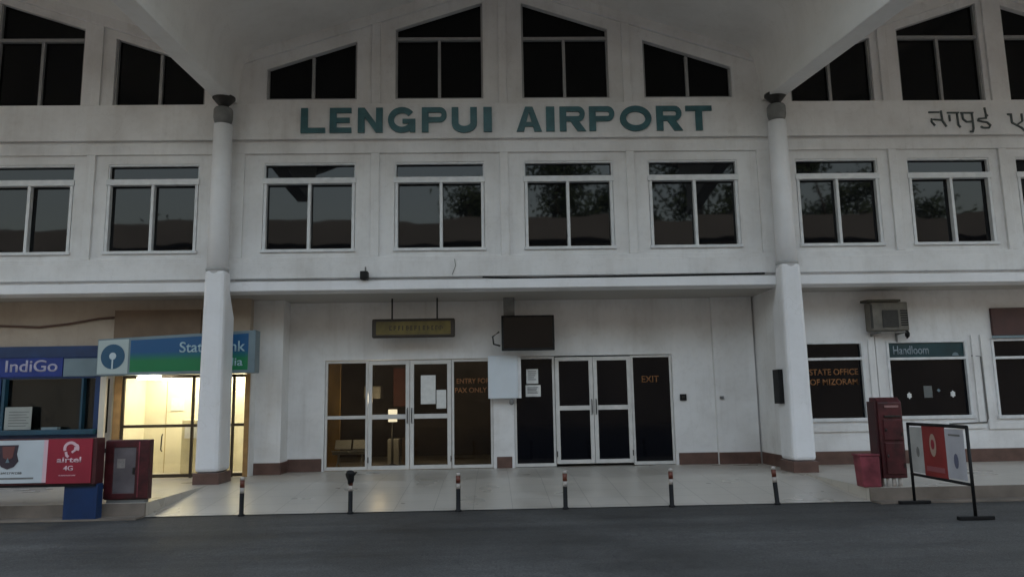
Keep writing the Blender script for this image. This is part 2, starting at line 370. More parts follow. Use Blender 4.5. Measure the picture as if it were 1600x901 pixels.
# gable roofs (curved down to the valley gutters), canopy reaches over the road
def ceiling_profile(xc, hf, ar):
    pts = []
    e = hf-.14
    for u, dz in ((0, None), (.05, None), (.2, None), (.4, None), (.6, None), (.8, None), (.9, None), (.94, -.02), (.965, -.09), (.985, -.25), (.996, -.55), (1.0, -1.0)):
        x = e*u; z = ar-SL*x+(dz or 0)
        pts.append((x, z))
    return [(xc-x, z) for x, z in reversed(pts)]+[(xc+x, z) for x, z in pts[1:]]
for B in BAYS:
    pr = ceiling_profile(B['xc'], B['half'], B['ar']); mb = MB(); Yf = -6.3
    n = len(pr); vs = []
    for k in range(9):
        y = -.002+(Yf+.002)*k/8; vs += [(x, y, z) for x, z in pr]
    fs = [(k*n+i, k*n+i+1, (k+1)*n+i+1, (k+1)*n+i) for k in range(8) for i in range(n-1)]
    mb.add(vs, fs, True); ob = mb.build('canopy_ceiling', CEIL, T)
    rf = MB(); a, c, b = B['xc']-B['half'], B['xc'], B['xc']+B['half']
    za = B['ar']-SL*B['half']
    rf.prism([(a, za+.12), (c, B['ar']+.12), (b, za+.12), (b, za+.3), (c, B['ar']+.3), (a, za+.3)], Yf, 7)
    rf.build('roof', PIPE, T)
    fa = MB().prism([(a, za-.45), (c, B['ar']-.35), (b, za-.45), (b, za+.35), (c, B['ar']+.35), (a, za+.35)], Yf-.16, Yf-.002)
    fa.build('canopy_fascia', CEIL, T)
for sgn, zf in ((-1, 7.38), (1, 6.98)):             # valley gutter beams, falling gently outwards
    x = sgn*5.6
    mb = MB().prismx([(-.002, 8.95), (-.002, 7.74), (-6.3, zf), (-6.3, 8.95)], x-.185, x+.185)
    mb.build('gutter_beam', CEIL, T, bevel=.02)
for x in (-15.29, 15.29):
    MB().prismx([(-.002, 8.9), (-.002, 7.7), (-6.3, 7.1), (-6.3, 8.9)], x-.18, x+.18).build('gutter_beam', CEIL, T)
# soffit over the walkway
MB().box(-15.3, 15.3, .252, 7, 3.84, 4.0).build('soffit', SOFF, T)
MB().box(-15.3, 15.3, 6.6, 6.8, .2, 10).build('rear_wall', WALL, T)

# first floor windows
def low_window(a, b, k):
    f = MB(); y0, y1 = .02, .10; t = .05
    f.box(a, b, y0, y1, WT-.04, WT); f.box(a, a+.03, y0, y1, 6.16, WT-.04); f.box(b-.03, b, y0, y1, 6.16, WT-.04)
    f.box(a-.015, b+.015, -.03, y1, 6.04, 6.16)                                # transom
    f.box(a+.01, a+t+.02, -.01, y1, WS+.06, 6.04); f.box(b-t-.02, b-.01, -.01, y1, WS+.06, 6.04)
    c = (a+b)/2+[0, .03, -.02, .02][k % 4]; f.box(c-.03, c+.03, -.012, y1, WS+.06, 6.04)
    f.box(a-.02, b+.02, -.05, y1, WS-.0, WS+.06)
    w_ = f.build('window', FRAME, T, bevel=.006)
    rn = random.Random(k*7+1)
    for (p0, p1, q0, q1) in ((a+.004, b-.004, 6.09, WT-.004), (a+.03, c-.004, WS+.03, 6.085), (c+.004, b-.03, WS+.03, 6.085)):
        tx, tz_ = rn.uniform(-.006, .006), rn.uniform(-.004, .004); hx, hz = (p1-p0)/2, (q1-q0)/2; y_ = .108
        P4 = [(p0, y_-hx*tx-hz*tz_, q0), (p1, y_+hx*tx-hz*tz_, q0), (p1, y_+hx*tx+hz*tz_, q1), (p0, y_-hx*tx+hz*tz_, q1)]
        MB().add(P4+[(x_, yy_+.008, z_) for x_, yy_, z_ in P4], [(0,1,2,3),(7,6,5,4),(0,4,5,1),(1,5,6,2),(2,6,7,3),(3,7,4,0)]).build('pane', GLASS, w_)
def up_window(a, b, B, transom, k):
    us, tz = B['us'], B['tz']; f = MB(); y0, y1 = .05, .12; t = .04
    f.box(a, b, y0, y1, us, us+t); f.box(a, a+t, y0, y1, us+t, tz(a)-.01); f.box(b-t, b, y0, y1, us+t, tz(b)-.01)
    c = (a+b)/2+[.02, 0, -.02, 0][k % 4]
    if transom: f.box(a+t, b-t, y0-.01, y1, 9.13, 9.2); f.box(c-.03, c+.03, y0, y1, us+t, 9.13)
    else: f.box(c-.03, c+.03, y0, y1, us+t, tz(c)-.04)
    w_ = f.build('gable_window', GFRAME, T)
    MB().prism([(a+.001, us+.001), (b-.001, us+.001), (b-.001, tz(b)-.002), (a+.001, tz(a)-.002)], .125, .15).build('pane', GLASSU, w_)
k = 0
for B in BAYS:
    for a, b in B['wins']: low_window(a, b, k); k += 1
    for a, b in B['top']:
        up_window(a, b, B, abs((a+b)/2-B['xc']) < 2.2, k); k += 1
# thin surrounds round the first-floor windows
# columns
for sgn, col_lab in ((-1, 'left'), (1, 'right')):
    x = sgn*5.58
    c = MB().lathe(x, -.34, [(.198, 4.12), (.192, 5.5), (.178, 7.16)], 24)
    co = c.build('column', COLM, T)
    lo = MB()
    xx = x+(.02 if sgn < 0 else 0)
    lo.prismx([(-.56, .42), (.10, .42), (.10, 3.35), (-.172, 3.83), (-.172, 4.20), (-.54, 4.20)], xx-.222, xx+.222)
    lo.v = [(xx+(vx-xx)*(1.02-.034*max(0, vz-.48)), vy, vz) for vx, vy, vz in lo.v]
    lo.build('column_pier', COLM, co, bevel=.07)
    MB().box(xx-.24, xx+.24, -.57, .112, PH-.2, .418).build('column_base', SKIRT, co, bevel=.01)
    MB().lathe(x, -.34, [(.2, 4.2), (.215, 4.215), (.215, 4.25), (.19, 4.27)], 24).build('collar', mat('collar_grey', (.42, .42, .42), .6), co)
    MB().lathe(x, -.36, [(.13, 7.17), (.17, 7.22), (.185, 7.30), (.185, 7.46), (.16, 7.50)], 20).build('capital', PIPE, co)
    MB().lathe(x, -.36, [(.07, 7.51), (.10, 7.56), (.22, 7.70), (.22, 7.735)], 20).build('rainwater_funnel', DKMET, co)
MB().box(5.27, 5.36, -.30, .0, 1.49, 2.15).build('wall_plaque', BLACK, T, bevel=.006)

# ground floor walls
gw = MB()
DL, DR = (-3.92, -.27), (.19, 3.69)
wall_grid(gw, -5.3, 5.75, PH, 3.84, 1.75, 1.95, [(DL[0], DL[1], PH, 2.57), (DR[0], DR[1], PH, 2.60)])
gw.box(-5.34, -4.70, 1.22, 1.749, PH, 3.84)                 # pier by the bank booth
gw.box(4.6, 5.5, 1.64, 1.749, PH, 3.84)
gw.box(5.55, 5.75, .1, 1.749, PH, 3.84)
RW = [(6.36, 7.62, 1.13, 2.75), (8.12, 9.86, 1.15, 2.75), (10.40, 12.2, 1.13, 2.76), (12.9, 14.6, 1.13, 2.76)]
wall_grid(gw, 5.75, 15.3, PH, 3.84, 1.0, 1.2, RW)
for a, b, c, d in RW:                                       # raised plaster surrounds and sills
    gw.box(a-.24, a-.10, .955, .999, c-.25, d+.10); gw.box(b+.10, b+.24, .955, .999, c-.25, d+.10)
    gw.box(a-.10, b+.10, .955, .999, c-.25, c-.12); gw.box(a-.10, b+.10, .955, .999, d+.0, d+.10) if False else None
MB().box(-15.3, -5.3, .9, 1.1, 2.9, 3.84).box(-15.3, -10.6, .9, 1.1, PH, 2.9).box(-8.1, -5.3, .9, 1.1, 2.32, 2.9).build('upper_bay_wall', SHADETAN, T)
gw.box(-5.34, -5.24, .9, 1.219, PH, 2.32)
gw.build('ground_floor_wall', WALL, T)
def skirt(*bx):
    q_ = MB()
    for b_ in bx: q_.box(*b_)
    q_.build('skirting', SKIRT, T, bevel=.004)
skirt((-5.36, -4.68, 1.2, 1.219, PH, PH+.24), (-4.699, -4.68, 1.219, 1.73, PH, PH+.24)); skirt((-4.68, -3.96, 1.73, 1.749, PH, PH+.27)); skirt((-.20, .13, 1.73, 1.749, PH, PH+.24))
skirt((3.75, 4.6, 1.73, 1.749, PH, PH+.25)); skirt((4.6, 5.5, 1.62, 1.639, PH, PH+.25)); skirt((5.53, 5.549, .1, 1.62, PH, PH+.25)); skirt((5.76, 15.3, .98, .999, PH, PH+.27))
MB().box(-8.06, -6.3, .83, .899, 3.02, 3.62).build('header_board', BROWNW, T)
# rooms behind the glass
rm = MB()
rm.box(.17, .19, 1.96, 6.5, PH, 3.8); rm.box(-5.2, -5.1, 1.96, 6.5, PH, 3.8); rm.box(-5.1, .17, 6.2, 6.3, PH, 3.8)
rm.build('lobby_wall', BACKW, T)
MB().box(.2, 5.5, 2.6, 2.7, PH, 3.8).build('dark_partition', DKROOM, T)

def door_leaf(a, b, z0, z1, mid, y, glass, handle_side, t=.085):
    f = MB()
    f.box(a, a+t, y-.03, y+.03, z0, z1); f.box(b-t, b, y-.03, y+.03, z0, z1)
    f.box(a+t, b-t, y-.03, y+.03, z1-t, z1); f.box(a+t, b-t, y-.03, y+.03, z0, z0+t); f.box(a+t, b-t, y-.03, y+.03, mid-.05, mid+.05)
    d = f.build('glass_door', ALU, T, bevel=.005)
    MB().box(a+t-.01, b-t+.01, y-.006, y+.006, z0+t-.01, mid-.045).build('pane', glass, d)
    MB().box(a+t-.01, b-t+.01, y-.006, y+.006, mid+.045, z1-t+.01).build('pane', glass, d)
    hx = b-t/2 if handle_side > 0 else a+t/2
    MB().tube([(hx, y-.03, mid-.14), (hx, y-.08, mid-.12), (hx, y-.08, mid+.16), (hx, y-.03, mid+.18)], .011).build('handle', DKMET, d)
    MB().box((a if handle_side > 0 else b-.02), (a+.02 if handle_side > 0 else b), y-.045, y-.028, z0+.15, z0+.27).build('hinge', DKMET, d)
    return d
def side_light(a, b, z0, z1, mid, y, glass, t=.05):
    f = MB(); f.box(a, a+t, y-.03, y+.03, z0, z1); f.box(b-t, b, y-.03, y+.03, z0, z1); f.box(a+t, b-t, y-.03, y+.03, z0, z0+.07); f.box(a+t, b-t, y-.03, y+.03, z1-t, z1)
    if mid: f.box(a+t, b-t, y-.03, y+.03, mid-.035, mid+.035)
    d = f.build('side_window', ALU, T, bevel=.004)
    MB().box(a+t-.01, b-t+.01, y-.006, y+.006, z0+.06, z1-t+.01).build('pane', glass, d)
    return d
yd = 1.82; Z0 = PH+.012
side_light(-3.915, -2.99, Z0, 2.56, 1.34, yd, CLEAR)
door_leaf(-2.98, -2.085, Z0, 2.55, 1.34, yd-.03, CLEAR, 1); dl2 = door_leaf(-2.075, -1.18, Z0, 2.55, 1.34, yd-.03, CLEAR, -1)
sl2 = side_light(-1.17, -.275, Z0, 2.56, None, yd, CLEAR)
r1 = side_light(.195, 1.09, Z0, 2.59, None, yd, GLASSD)
door_leaf(1.10, 1.93, Z0+.05, 2.57, 1.46, yd-.03, GLASSD, 1); door_leaf(1.94, 2.77, Z0+.05, 2.57, 1.46, yd-.03, GLASSD, -1)
r3 = side_light(2.78, 3.685, Z0, 2.59, None, yd, GLASSD)
MB().box(-3.95, 3.72, 1.745, 1.86, 2.575, 2.60).build('door_head', ALU, T) if False else None
text('ENTRY FOR', -1.06, -.34, 2.03, 2.14, yd-.008, ORNG, 'lettering', sl2, .012, .003); text('PAX ONLY', -1.10, -.40, 1.83, 1.94, yd-.008, ORNG, 'lettering', sl2, .012, .003)
text('EXIT', 3.02, 3.40, 1.99, 2.13, yd-.008, ORNG, 'lettering', r3, .01, .003)
for nm, x0, x1, z0, z1, par in (('paper_notice', -1.84, -1.52, 1.60, 2.22, dl2), ('paper_notice', -1.50, -1.29, 1.50, 1.90, dl2), ('paper_notice', .47, .73, 2.0, 2.32, r1), ('paper_notice', .45, .78, 1.72, 1.97, r1), ('paper_notice', -2.7, -2.4, 1.5, 1.52, dl2)):
    if z1-z0 < .1: continue
    yy = (yd-.03 if par is dl2 else yd)-.012
    pn = MB().box(x0, x1, yy-.002, yy, z0, z1).build(nm, PAPER, par)
    q = MB()
    for i in range(5): q.box(x0+.04, x1-.04-random.random()*.06, yy-.0045, yy-.0025, z1-.06-i*(z1-z0-.1)/5, z1-.045-i*(z1-z0-.1)/5)
    if par is r1: q.build('print', INK, par)

# lobby things seen through the doors
MB().box(-4.35, -3.80, 2.85, 2.92, PH, 2.75).build('lobby_panel', mat('golden_lobby_panel', (.55, .36, .12), .5, var=.5, scale=2.2, stretch=(1, 1, .6)), T)
bt = thing('waiting_bench', 'pale metal waiting bench just inside the left glass panel', 'bench', (-3.5, 2.4, PH))
for i in range(2):
    x = -3.84+i*.40; MB().prismx([(2.15, PH+.38), (2.50, PH+.34), (2.50, PH+.37), (2.15, PH+.41)], x, x+.36).build('seat', FRAME, bt, bevel=.01)
    MB().prismx([(2.51, PH+.42), (2.62, PH+.62), (2.64, PH+.61), (2.53, PH+.41)], x, x+.36).build('backrest', FRAME, bt, bevel=.01)
MB().tube([(-3.86, 2.38, PH+.33), (-3.06, 2.38, PH+.33)], .025).build('beam', FRAME, bt)
for x in (-3.72, -3.2):
    MB().tube([(x, 2.08, PH+.02), (x, 2.32, PH+.14), (x, 2.38, PH+.33), (x, 2.44, PH+.14), (x, 2.66, PH+.02)], .022).build('leg', FRAME, bt)
lp = thing('desk_lamp', 'small bright lamp glowing behind the left leaf of the entrance door', 'lamp', (-2.58, 2.75, PH))
MB().lathe(-2.58, 2.75, [(.13, PH+.001), (.13, PH+.03), (.03, PH+.06), (.025, PH+1.0)], 16).build('stand', DKMET, lp)
MB().box(-2.67, -2.47, 2.70, 2.76, PH+1.0, PH+1.28).build('lamp_panel', mat('lit_lamp_panel', (.8, .8, .75), .5, emit=(1, .97, .85), es=.5), lp, bevel=.01)
ll = D.lights.new('lamp_light', 'POINT'); ll.energy = 5.5; ll.color = (1, .85, .6); ll.shadow_soft_size = .12
lo_ = D.objects.new('lamp_light', ll); C.objects.link(lo_); lo_.location = (-2.9, 2.75, 1.75); lo_.parent = lp; lo_.matrix_parent_inverse = lp.matrix_world.inverted()
st = thing('lobby_pedestal', 'pale square pedestal standing inside the entrance door', 'pedestal', (-2.6, 3.0, PH))
MB().box(-2.72, -2.46, 3.0, 3.3, PH, PH+.60).build('plinth', PAPER, st, bevel=.01); MB().box(-2.38, -2.2, 3.0, 3.2, PH, PH+.62).build('plinth', BROWNW, st, bevel=.01)
rb = MB().box(-2.75, -2.3, 4.2, 4.25, 1.55, 2.5).build('notice_board', mat('maroon_board', (.16, .03, .02), .6, var=.3), None, bevel=.01)
tag(rb, 'dark maroon notice board on the wall inside the lobby', 'notice board')
cp = MB().box(-3.35, -2.95, 3.4, 3.9, 1.75, 2.05).build('ceiling_air_unit', PIPE, None, bevel=.02); tag(cp, 'small grey box unit hanging inside the lobby behind the left fixed pane', 'air unit')
cp.parent = None
MB().tube([(-3.15, 3.65, 2.05), (-3.15, 3.65, 3.84)], .02).build('hanger', DKMET, cp)
MB().box(.19, .2, 2, 2.1, 3, 3.1) if False else None
# ---- first-floor fascia fittings
cb = MB(); P = [(-.45, 4.075), (0, 4.055), (.6, 4.045), (1.4, 4.05), (2.4, 4.055), (3.4, 4.06), (4.4, 4.07), (5.2, 4.08)]
cb.tube([(x, -.125-.01*math.sin(x*3), z-.01) for x, z in P], .020); c_ = cb.build('cable', BLACK); tag(c_, 'black cable sagging along the slab edge below the window row', 'cable')
cb = MB().tube([(x, -.120, 4.055+.006*math.sin(x*2.1)) for x in [-5.3+i*.35 for i in range(15)]], .008); tag(cb.build('thin_cable', PIPE), 'thin grey cable running along the left half of the slab edge', 'cable')
cb = MB().tube([(.55-1.6, -.125, 4.12), (-.98, -.125, 4.3), (-1.0, -.125, 4.44)], .006); tag(cb.build('drop_wire', PIPE), 'short thin wire hanging down the white fascia under the second centre window', 'wire')
ca = thing('security_camera', 'small black camera box on the fascia between the two left centre windows', 'camera', (-2.76, -.1, 4.08))
MB().box(-2.84, -2.69, -.30, -.12, 4.03, 4.19).build('housing', BLACK, ca, bevel=.015); MB().tube([(-2.76, -.12, 4.16), (-2.76, -.11, 4.3)], .015).build('bracket', PIPE, ca)
MB().lathe(-2.765, -.215, [(.03, 4.015), (.04, 4.03)], 12).build('lens', DKMET, ca)
# ================================================================== LETTERING
LH = .525; LW = .122
def arc(cx, cz, rx, rz, a0, a1, n=10): return [(cx+rx*math.cos(math.radians(a0+(a1-a0)*i/n)), cz+rz*math.sin(math.radians(a0+(a1-a0)*i/n))) for i in range(n+1)]
def glyph(mb, ch, x0, x1, z0, y0, y1):
    h = LH; w = x1-x0; t = LW; e = t/2
    def R(p, **k): mb.ribbon([(x0+a, z0+b) for a, b in p], k.get('t', t), y0, y1, k.get('closed', False))
    tv = t*1.12; ev = tv/2; th = .105; eh = th/2
    if ch == 'L': mb.prism([(x0, z0), (x1, z0), (x1, z0+th), (x0+tv, z0+th), (x0+tv, z0+h), (x0, z0+h)], y0, y1)
    elif ch == 'I': mb.box(x0, x1, y0, y1, z0, z0+h)
    elif ch == 'E':
        mb.box(x0, x0+tv, y0, y1, z0, z0+h)
        for zz, ww in ((0, w), (h/2-eh, w*.92), (h-th, w)): mb.box(x0+tv, x0+ww, y0, y1, z0+zz, z0+zz+th)
    elif ch == 'T': mb.box(x0, x1, y0, y1, z0+h-th, z0+h); mb.box(x0+w/2-ev, x0+w/2+ev, y0, y1, z0, z0+h-th)
    elif ch == 'N':
        mb.box(x0, x0+tv, y0, y1, z0, z0+h); mb.box(x1-tv, x1, y0, y1, z0, z0+h)
        mb.prism([(x0+tv, z0+h), (x0+tv, z0+h*.62), (x1-tv, z0), (x1-tv, z0+h*.38)], y0+.003, y1-.003)
    elif ch == 'U': R([(ev, h), (ev, h*.36)]+arc(w/2, h*.36, w/2-ev, h*.36-eh, 180, 360, 12)[1:-1]+[(w-ev, h*.36), (w-ev, h)], t=tv)
    elif ch == 'O': R(arc(w/2, h/2, w/2-e, h/2-eh, 0, 360, 28)[:-1], closed=True, t=t*1.0)
    elif ch == 'G':
        R(arc(w/2, h/2, w/2-e, h/2-eh, 38, 345, 24), t=t)
        mb.box(x0+w*.52, x1-.012, y0+.003, y1-.003, z0+h*.36, z0+h*.36+th*.9); mb.box(x1-.012-t*.9, x1-.012, y0+.0045, y1-.0045, z0, z0+h*.36)
    elif ch in 'PR':
        mb.box(x0, x0+tv, y0, y1, z0, z0+h); r = h*.30
        R([(tv, h-eh), (w-r*.95, h-eh)]+arc(w-r*.95, h-r, r*.95-e, r-eh, 90, -90, 10)[1:]+[(tv, h-2*r+eh)], t=th)
        if ch == 'R': mb.prism([(x0+w*.42, z0+h*.42), (x0+w*.72, z0+h*.44), (x1+.01, z0), (x1-tv*1.2, z0)], y0+.003, y1-.003)
    elif ch == 'A':
        mb.prism([(x0, z0), (x0+tv*1.1, z0), (x0+w/2+.03, z0+h), (x0+w/2-.075, z0+h)], y0, y1)
        mb.prism([(x1-tv*1.1, z0), (x1, z0), (x0+w/2+.075, z0+h), (x0+w/2-.03, z0+h)], y0+.003, y1+.003)
        mb.box(x0+w*.26, x1-w*.26, y0+.006, y1-.003, z0+h*.20, z0+h*.38)
def px2x(px): return -4.10+(px-473)*(8.41/635)
nm = thing('airport_name_sign', 'large dark teal capital letters reading LENGPUI AIRPORT on the band under the gable windows', 'sign', (0, -.1, 7.06))
for ch, a, b in (('L', 473, 510), ('E', 517, 550), ('N', 560, 598), ('G', 606, 649), ('P', 658, 697), ('U', 704, 743), ('I', 753, 766),
                 ('A', 804, 843), ('I', 850, 863), ('R', 871, 911), ('P', 917, 957), ('O', 965, 1014), ('R', 1022, 1062), ('T', 1068, 1109)):
    mb = MB(); glyph(mb, ch, px2x(a), px2x(b), 7.07, -.135, -.092); mb.build('letter', TEAL, nm)
hs = thing('hindi_name_sign', 'thin black Hindi lettering on the band under the right-hand gable', 'sign', (9.5, -.1, 7.2))
STK = [[[(370, 230), (500, 230)], [(420, 215), (545, 215)]][0:1], None]
G1 = [[(370, 230), (505, 230)], [(400, 310), (398, 350), (435, 400)], [(420, 322), (520, 330)], [(525, 210), (532, 340), (575, 415)]]
G2 = [[(625, 265), (625, 345)], [(600, 238), (745, 238)], [(720, 238), (725, 395), (748, 425)]]
G3 = [[(765, 240), (925, 240)], [(785, 240), (790, 320), (830, 355), (905, 350)], [(905, 240), (908, 440), (895, 480), (860, 478)]]
G4 = [[(1070, 175), (1078, 260), (1100, 285)], [(1078, 260), (1075, 310), (985, 315), (975, 340), (1030, 355), (1080, 360)], [(1080, 360), (1120, 400), (1100, 432), (1030, 432), (1000, 415)]]
G5 = [[(1345, 262), (1400, 262)], [(1390, 262), (1392, 370), (1505, 435), (1560, 500)], [(1522, 255), (1522, 350), (1455, 395)]]
G6 = [[(1575, 262), (1760, 262)], [(1600, 290), (1590, 370), (1640, 420), (1720, 400)], [(1725, 262), (1725, 450)]]
for G in (G1, G2, G3, G4, G5, G6):
    mb = MB()
    for i, stq in enumerate(G):
        pts = [(8.91+((px/8+1400)-1448)*.01371, 7.44-((pz/8+150)-178)*.0137) for px, pz in stq]
        mb.ribbon(pts, .032, -.115-.001*i, -.092)
    mb.build('character', D.materials.get('grey_teal_paint') or mat('grey_teal_paint', (.07, .088, .088), .6, var=.4, scale=9), hs)

# ================================================================== HANGING THINGS IN THE CENTRE
hg = thing('hanging_sign', 'long dark framed amber sign board hanging on two rods above the left doors', 'sign', (-1.95, 1.2, 3.84))
MB().box(-2.82, -1.06, 1.14, 1.26, 3.0, 3.40).build('frame', mat('dark_brown_frame', (.035, .025, .018), .45, var=.3), hg, bevel=.03)
MB().box(-2.73, -1.15, 1.132, 1.139, 3.06, 3.34).build('face', AMBER, hg)
scribble(MB(), -2.45, -1.25, 3.15, 3.25, 1.131, 11, .003, .09).build('lettering', mat('worn_sign_print', (.06, .045, .015), .6), hg)
for x in (-2.40, -1.44): MB().tube([(x, 1.2, 3.40), (x, 1.2, 3.84)], .017).build('rod', DKMET, hg)
tv = thing('television', 'black flat screen television hanging above the wall between the two door sets', 'television', (.5, 1.3, 3.84))
MB().box(-.07, 1.06, 1.16, 1.24, 2.69, 3.44).build('casing', BLACK, tv, bevel=.012)
MB().box(-.03, 1.02, 1.154, 1.159, 2.74, 3.40).build('screen', dark_glass('tv_screen', (.004, .003, .004), .15, .3, .3), tv)
MB().box(-.02, .22, 1.241, 1.36, 3.0, 3.84).build('mount', PIPE, tv, bevel=.01)
MB().tube([(-.10, 1.25, 2.8), (-.24, 1.25, 2.84), (-.26, 1.25, 3.0), (-.12, 1.25, 3.1)], .02).build('arm', DKMET, tv)
bd = thing('white_board', 'blank bluish white board fixed between the two door sets below the television', 'board', (0, 1.5, 2.1))
MB().box(-.37, .27, 1.5, 1.56, 1.69, 2.61).build('panel', mat('blue_white_board', (.66, .71, .76), .5, var=.06), bd, bevel=.01)
MB().box(.272, .345, 1.51, 1.55, 1.69, 2.61).build('edge_strip', FRAME, bd, bevel=.01)
MB().box(-.10, .10, 1.561, 1.75, 2.1, 2.3).build('bracket', PIPE, bd)
MB().lathe(.13, 1.55, [(.02, 1.55), (.05, 1.58), (.05, 1.66), (.02, 1.685)], 12).build('knob', PIPE, bd)
sw = thing('wall_switch_box', 'small black switch box on the white wall right of the dark exit pane', 'switch box', (3.9, 1.7, 1.65))
MB().box(3.83, 3.97, 1.70, 1.749, 1.58, 1.72).build('box', BLACK, sw, bevel=.01); MB().box(3.87, 3.93, 1.692, 1.699, 1.63, 1.68).build('switch', DKMET, sw)
vb = MB().lathe(4.72, 1.62, [(.045, 1.6), (.045, 1.66)], 14).build('wall_socket', PIPE); tag(vb, 'tiny grey round fitting on the blank white wall near the right column', 'fitting')

# ================================================================== BOLLARDS
BR = mat('brown_red_band', (.15, .038, .02), .5, var=.3); BW = mat('dirty_white_band', (.50, .45, .41), .6, var=.25, scale=9)
b0 = thing('bollard', 'black bollard with worn pale top band nearest the bank booth', 'bollard', (-4.05, -3.2, 0), 'bollards along the edge of the walkway')
z = [0, .33, .41, .52, .57]
MB().lathe(-4.05, -3.2, [(.05, 0), (.05, .02), (.034, .03), (.034, z[1])], 16).build('post', BLACK, b0)
MB().lathe(-4.05, -3.2, [(.0345, z[1]+.001), (.0345, z[2])], 16).build('lower_band', BW, b0)
MB().lathe(-4.05, -3.2, [(.0345, z[2]+.001), (.0345, z[3])], 16).build('upper_band', BR, b0)
MB().lathe(-4.05, -3.2, [(.0345, z[3]+.001), (.0345, z[4]-.01), (.02, z[4])], 16).build('cap', BW, b0)
labs = ['bollard with dark cloth wrapped over its top, standing before the left entrance panel',
        'striped bollard standing before the fixed pane right of the left double door',
        'striped bollard standing before the left leaf of the right double door',
        'striped bollard standing before the dark exit pane',
        'striped bollard nearest the right column, leaning slightly']
for i, lb in enumerate(labs):
    x = -4.05+1.615*(i+1)
    o = b0.copy(); C.objects.link(o); o.location = (x, -3.2, 0); o['label'] = lb
    if i == 4: o.rotation_euler = (0, math.radians(-3.5), 0)
    for ch in list(b0.children):
        c = ch.copy(); C.objects.link(c); c.parent = o; c.matrix_parent_inverse = ch.matrix_parent_inverse.copy()
    if i == 0: first = o
cl = MB()
cl.lathe(0, 0, [(.05, -.20), (.075, -.13), (.07, -.05), (.10, .0), (.085, .05), (.03, .07)], 12)
cl.v = [(x*(1.2+.35*math.sin(z_*40+x*30)), y*(1+.3*math.cos(x*60)), z_) for x, y, z_ in cl.v]
cl.add([(.03, -.05, .0), (.15, -.06, .05), (.16, -.02, .02), (.04, .03, -.03)], [(0, 1, 2, 3)])
co = cl.build('cloth_wrap', BLACK); co.location = (-2.44, -3.2, .58); co.scale = (.65, .65, .75); tag(co, 'dark cloth bundled over the top of the second bollard', 'cloth')

# ================================================================== LEFT: BANK BOOTH
ab = thing('bank_booth', 'brightly lit glass fronted bank machine booth behind the left column', 'booth', (-6.7, .9, PH))
bw = MB(); X0, X1 = -8.02, -5.36; YB = 2.35
bw.box(X0, X1, YB, YB+.08, PH, 2.6); bw.box(X0-.06, X0, .96, YB+.08, PH, 2.6); bw.box(X1, X1+.015, .96, YB+.08, PH, 2.6)
bw.build('inner_wall', CREAM, ab)
MB().box(X0, X1, .96, YB, 2.52, 2.58).build('booth_ceiling', PAPER, ab)
se = MB()
for x in (-7.55, -7.0, -6.55, -6.1, -5.8): se.box(x, x+.012, YB-.006, YB-.001, PH, 2.5)
se.build('panel_seam', mat('panel_joint', (.42, .33, .14), .6), ab)
LIT = mat('booth_tube_light', (1, 1, 1), .5, emit=(1, .95, .78), es=6)
MB().box(-7.6, -6.5, 1.25, 1.35, 2.46, 2.515).build('tube_light', LIT, ab); MB().box(-6.2, -5.6, 1.9, 1.98, 2.46, 2.515).build('tube_light', LIT, ab)
al = D.lights.new('booth_light', 'AREA'); al.shape = 'RECTANGLE'; al.size = 1.9; al.size_y = .25; al.energy = 7.5; al.color = (1, .93, .78)
ao = D.objects.new('booth_light', al); C.objects.link(ao); ao.location = (-6.7, 2.0, 2.44); ao.parent = ab; ao.matrix_parent_inverse = ab.matrix_world.inverted()
mc = MB().box(-7.0, -6.35, YB-.5, YB-.02, PH, PH+1.15).build('machine', mat('cream_machine', (.62, .56, .38), .4, var=.1), ab, bevel=.03)
MB().box(-6.92, -6.55, YB-.515, YB-.501, PH+.75, PH+1.02).build('machine_screen', PAPER, mc); 
MB().box(-7.44, -7.16, YB-.015, YB-.007, 1.55, 1.83).build('wall_notice', PAPER, ab)
fr = MB(); yf = .93; t = .05
for x in (-7.86, -6.44, -5.62): fr.box(x, x+t, yf-.03, yf+.03, PH, 2.28)
fr.box(-7.81, -5.3, yf-.03, yf+.03, 2.22, 2.28) ; fr.box(-7.81, -6.44, yf-.025, yf+.025, 1.22, 1.28); fr.box(-6.39, -5.62, yf-.025, yf+.025, 1.22, 1.28); fr.box(-5.57, -5.36, yf-.025, yf+.025, 1.22, 1.28)
fr.box(-7.81, -6.44, yf-.03, yf+.03, PH+.01, PH+.08); fr.box(-6.39, -5.62, yf-.03, yf+.03, PH+.01, PH+.08); fr.box(-5.57, -5.36, yf-.03, yf+.03, PH+.01, PH+.08)
fr.build('door_frame', mat('dark_bronze_frame', (.045, .032, .018), .4, .3), ab, bevel=.004)
MB().box(-8.02, -7.87, yf-.04, yf+.02, PH, 2.28).build('door_jamb', WOODF, ab, bevel=.006); MB().box(-5.36, -5.26, yf-.05, yf-.031, PH, 2.28).build('door_jamb', WOODF, ab, bevel=.006)
MB().box(-7.81, -5.36, yf-.005, yf+.005, PH+.08, 2.22).build('glazing', CLEAR2, ab)
MB().tube([(-7.0, yf-.02, .75), (-7.0, yf-.07, .78), (-6.99, yf-.07, 1.05), (-7.0, yf-.02, 1.08)], .014).build('handle', DKMET, ab)
sl_ = thing('canopy_lamp', 'small glowing lamp fixed beneath the bank sign above the booth door', 'lamp', (-7.15, .55, 2.27))
MB().box(-7.42, -6.92, .52, .60, 2.235, 2.262).build('base', PAPER, sl_); MB().tube([(-7.40, .56, 2.21), (-6.94, .56, 2.21)], .022).build('tube', mat('lamp_tube', (1, 1, 1), .5, emit=(1, .93, .74), es=9), sl_)
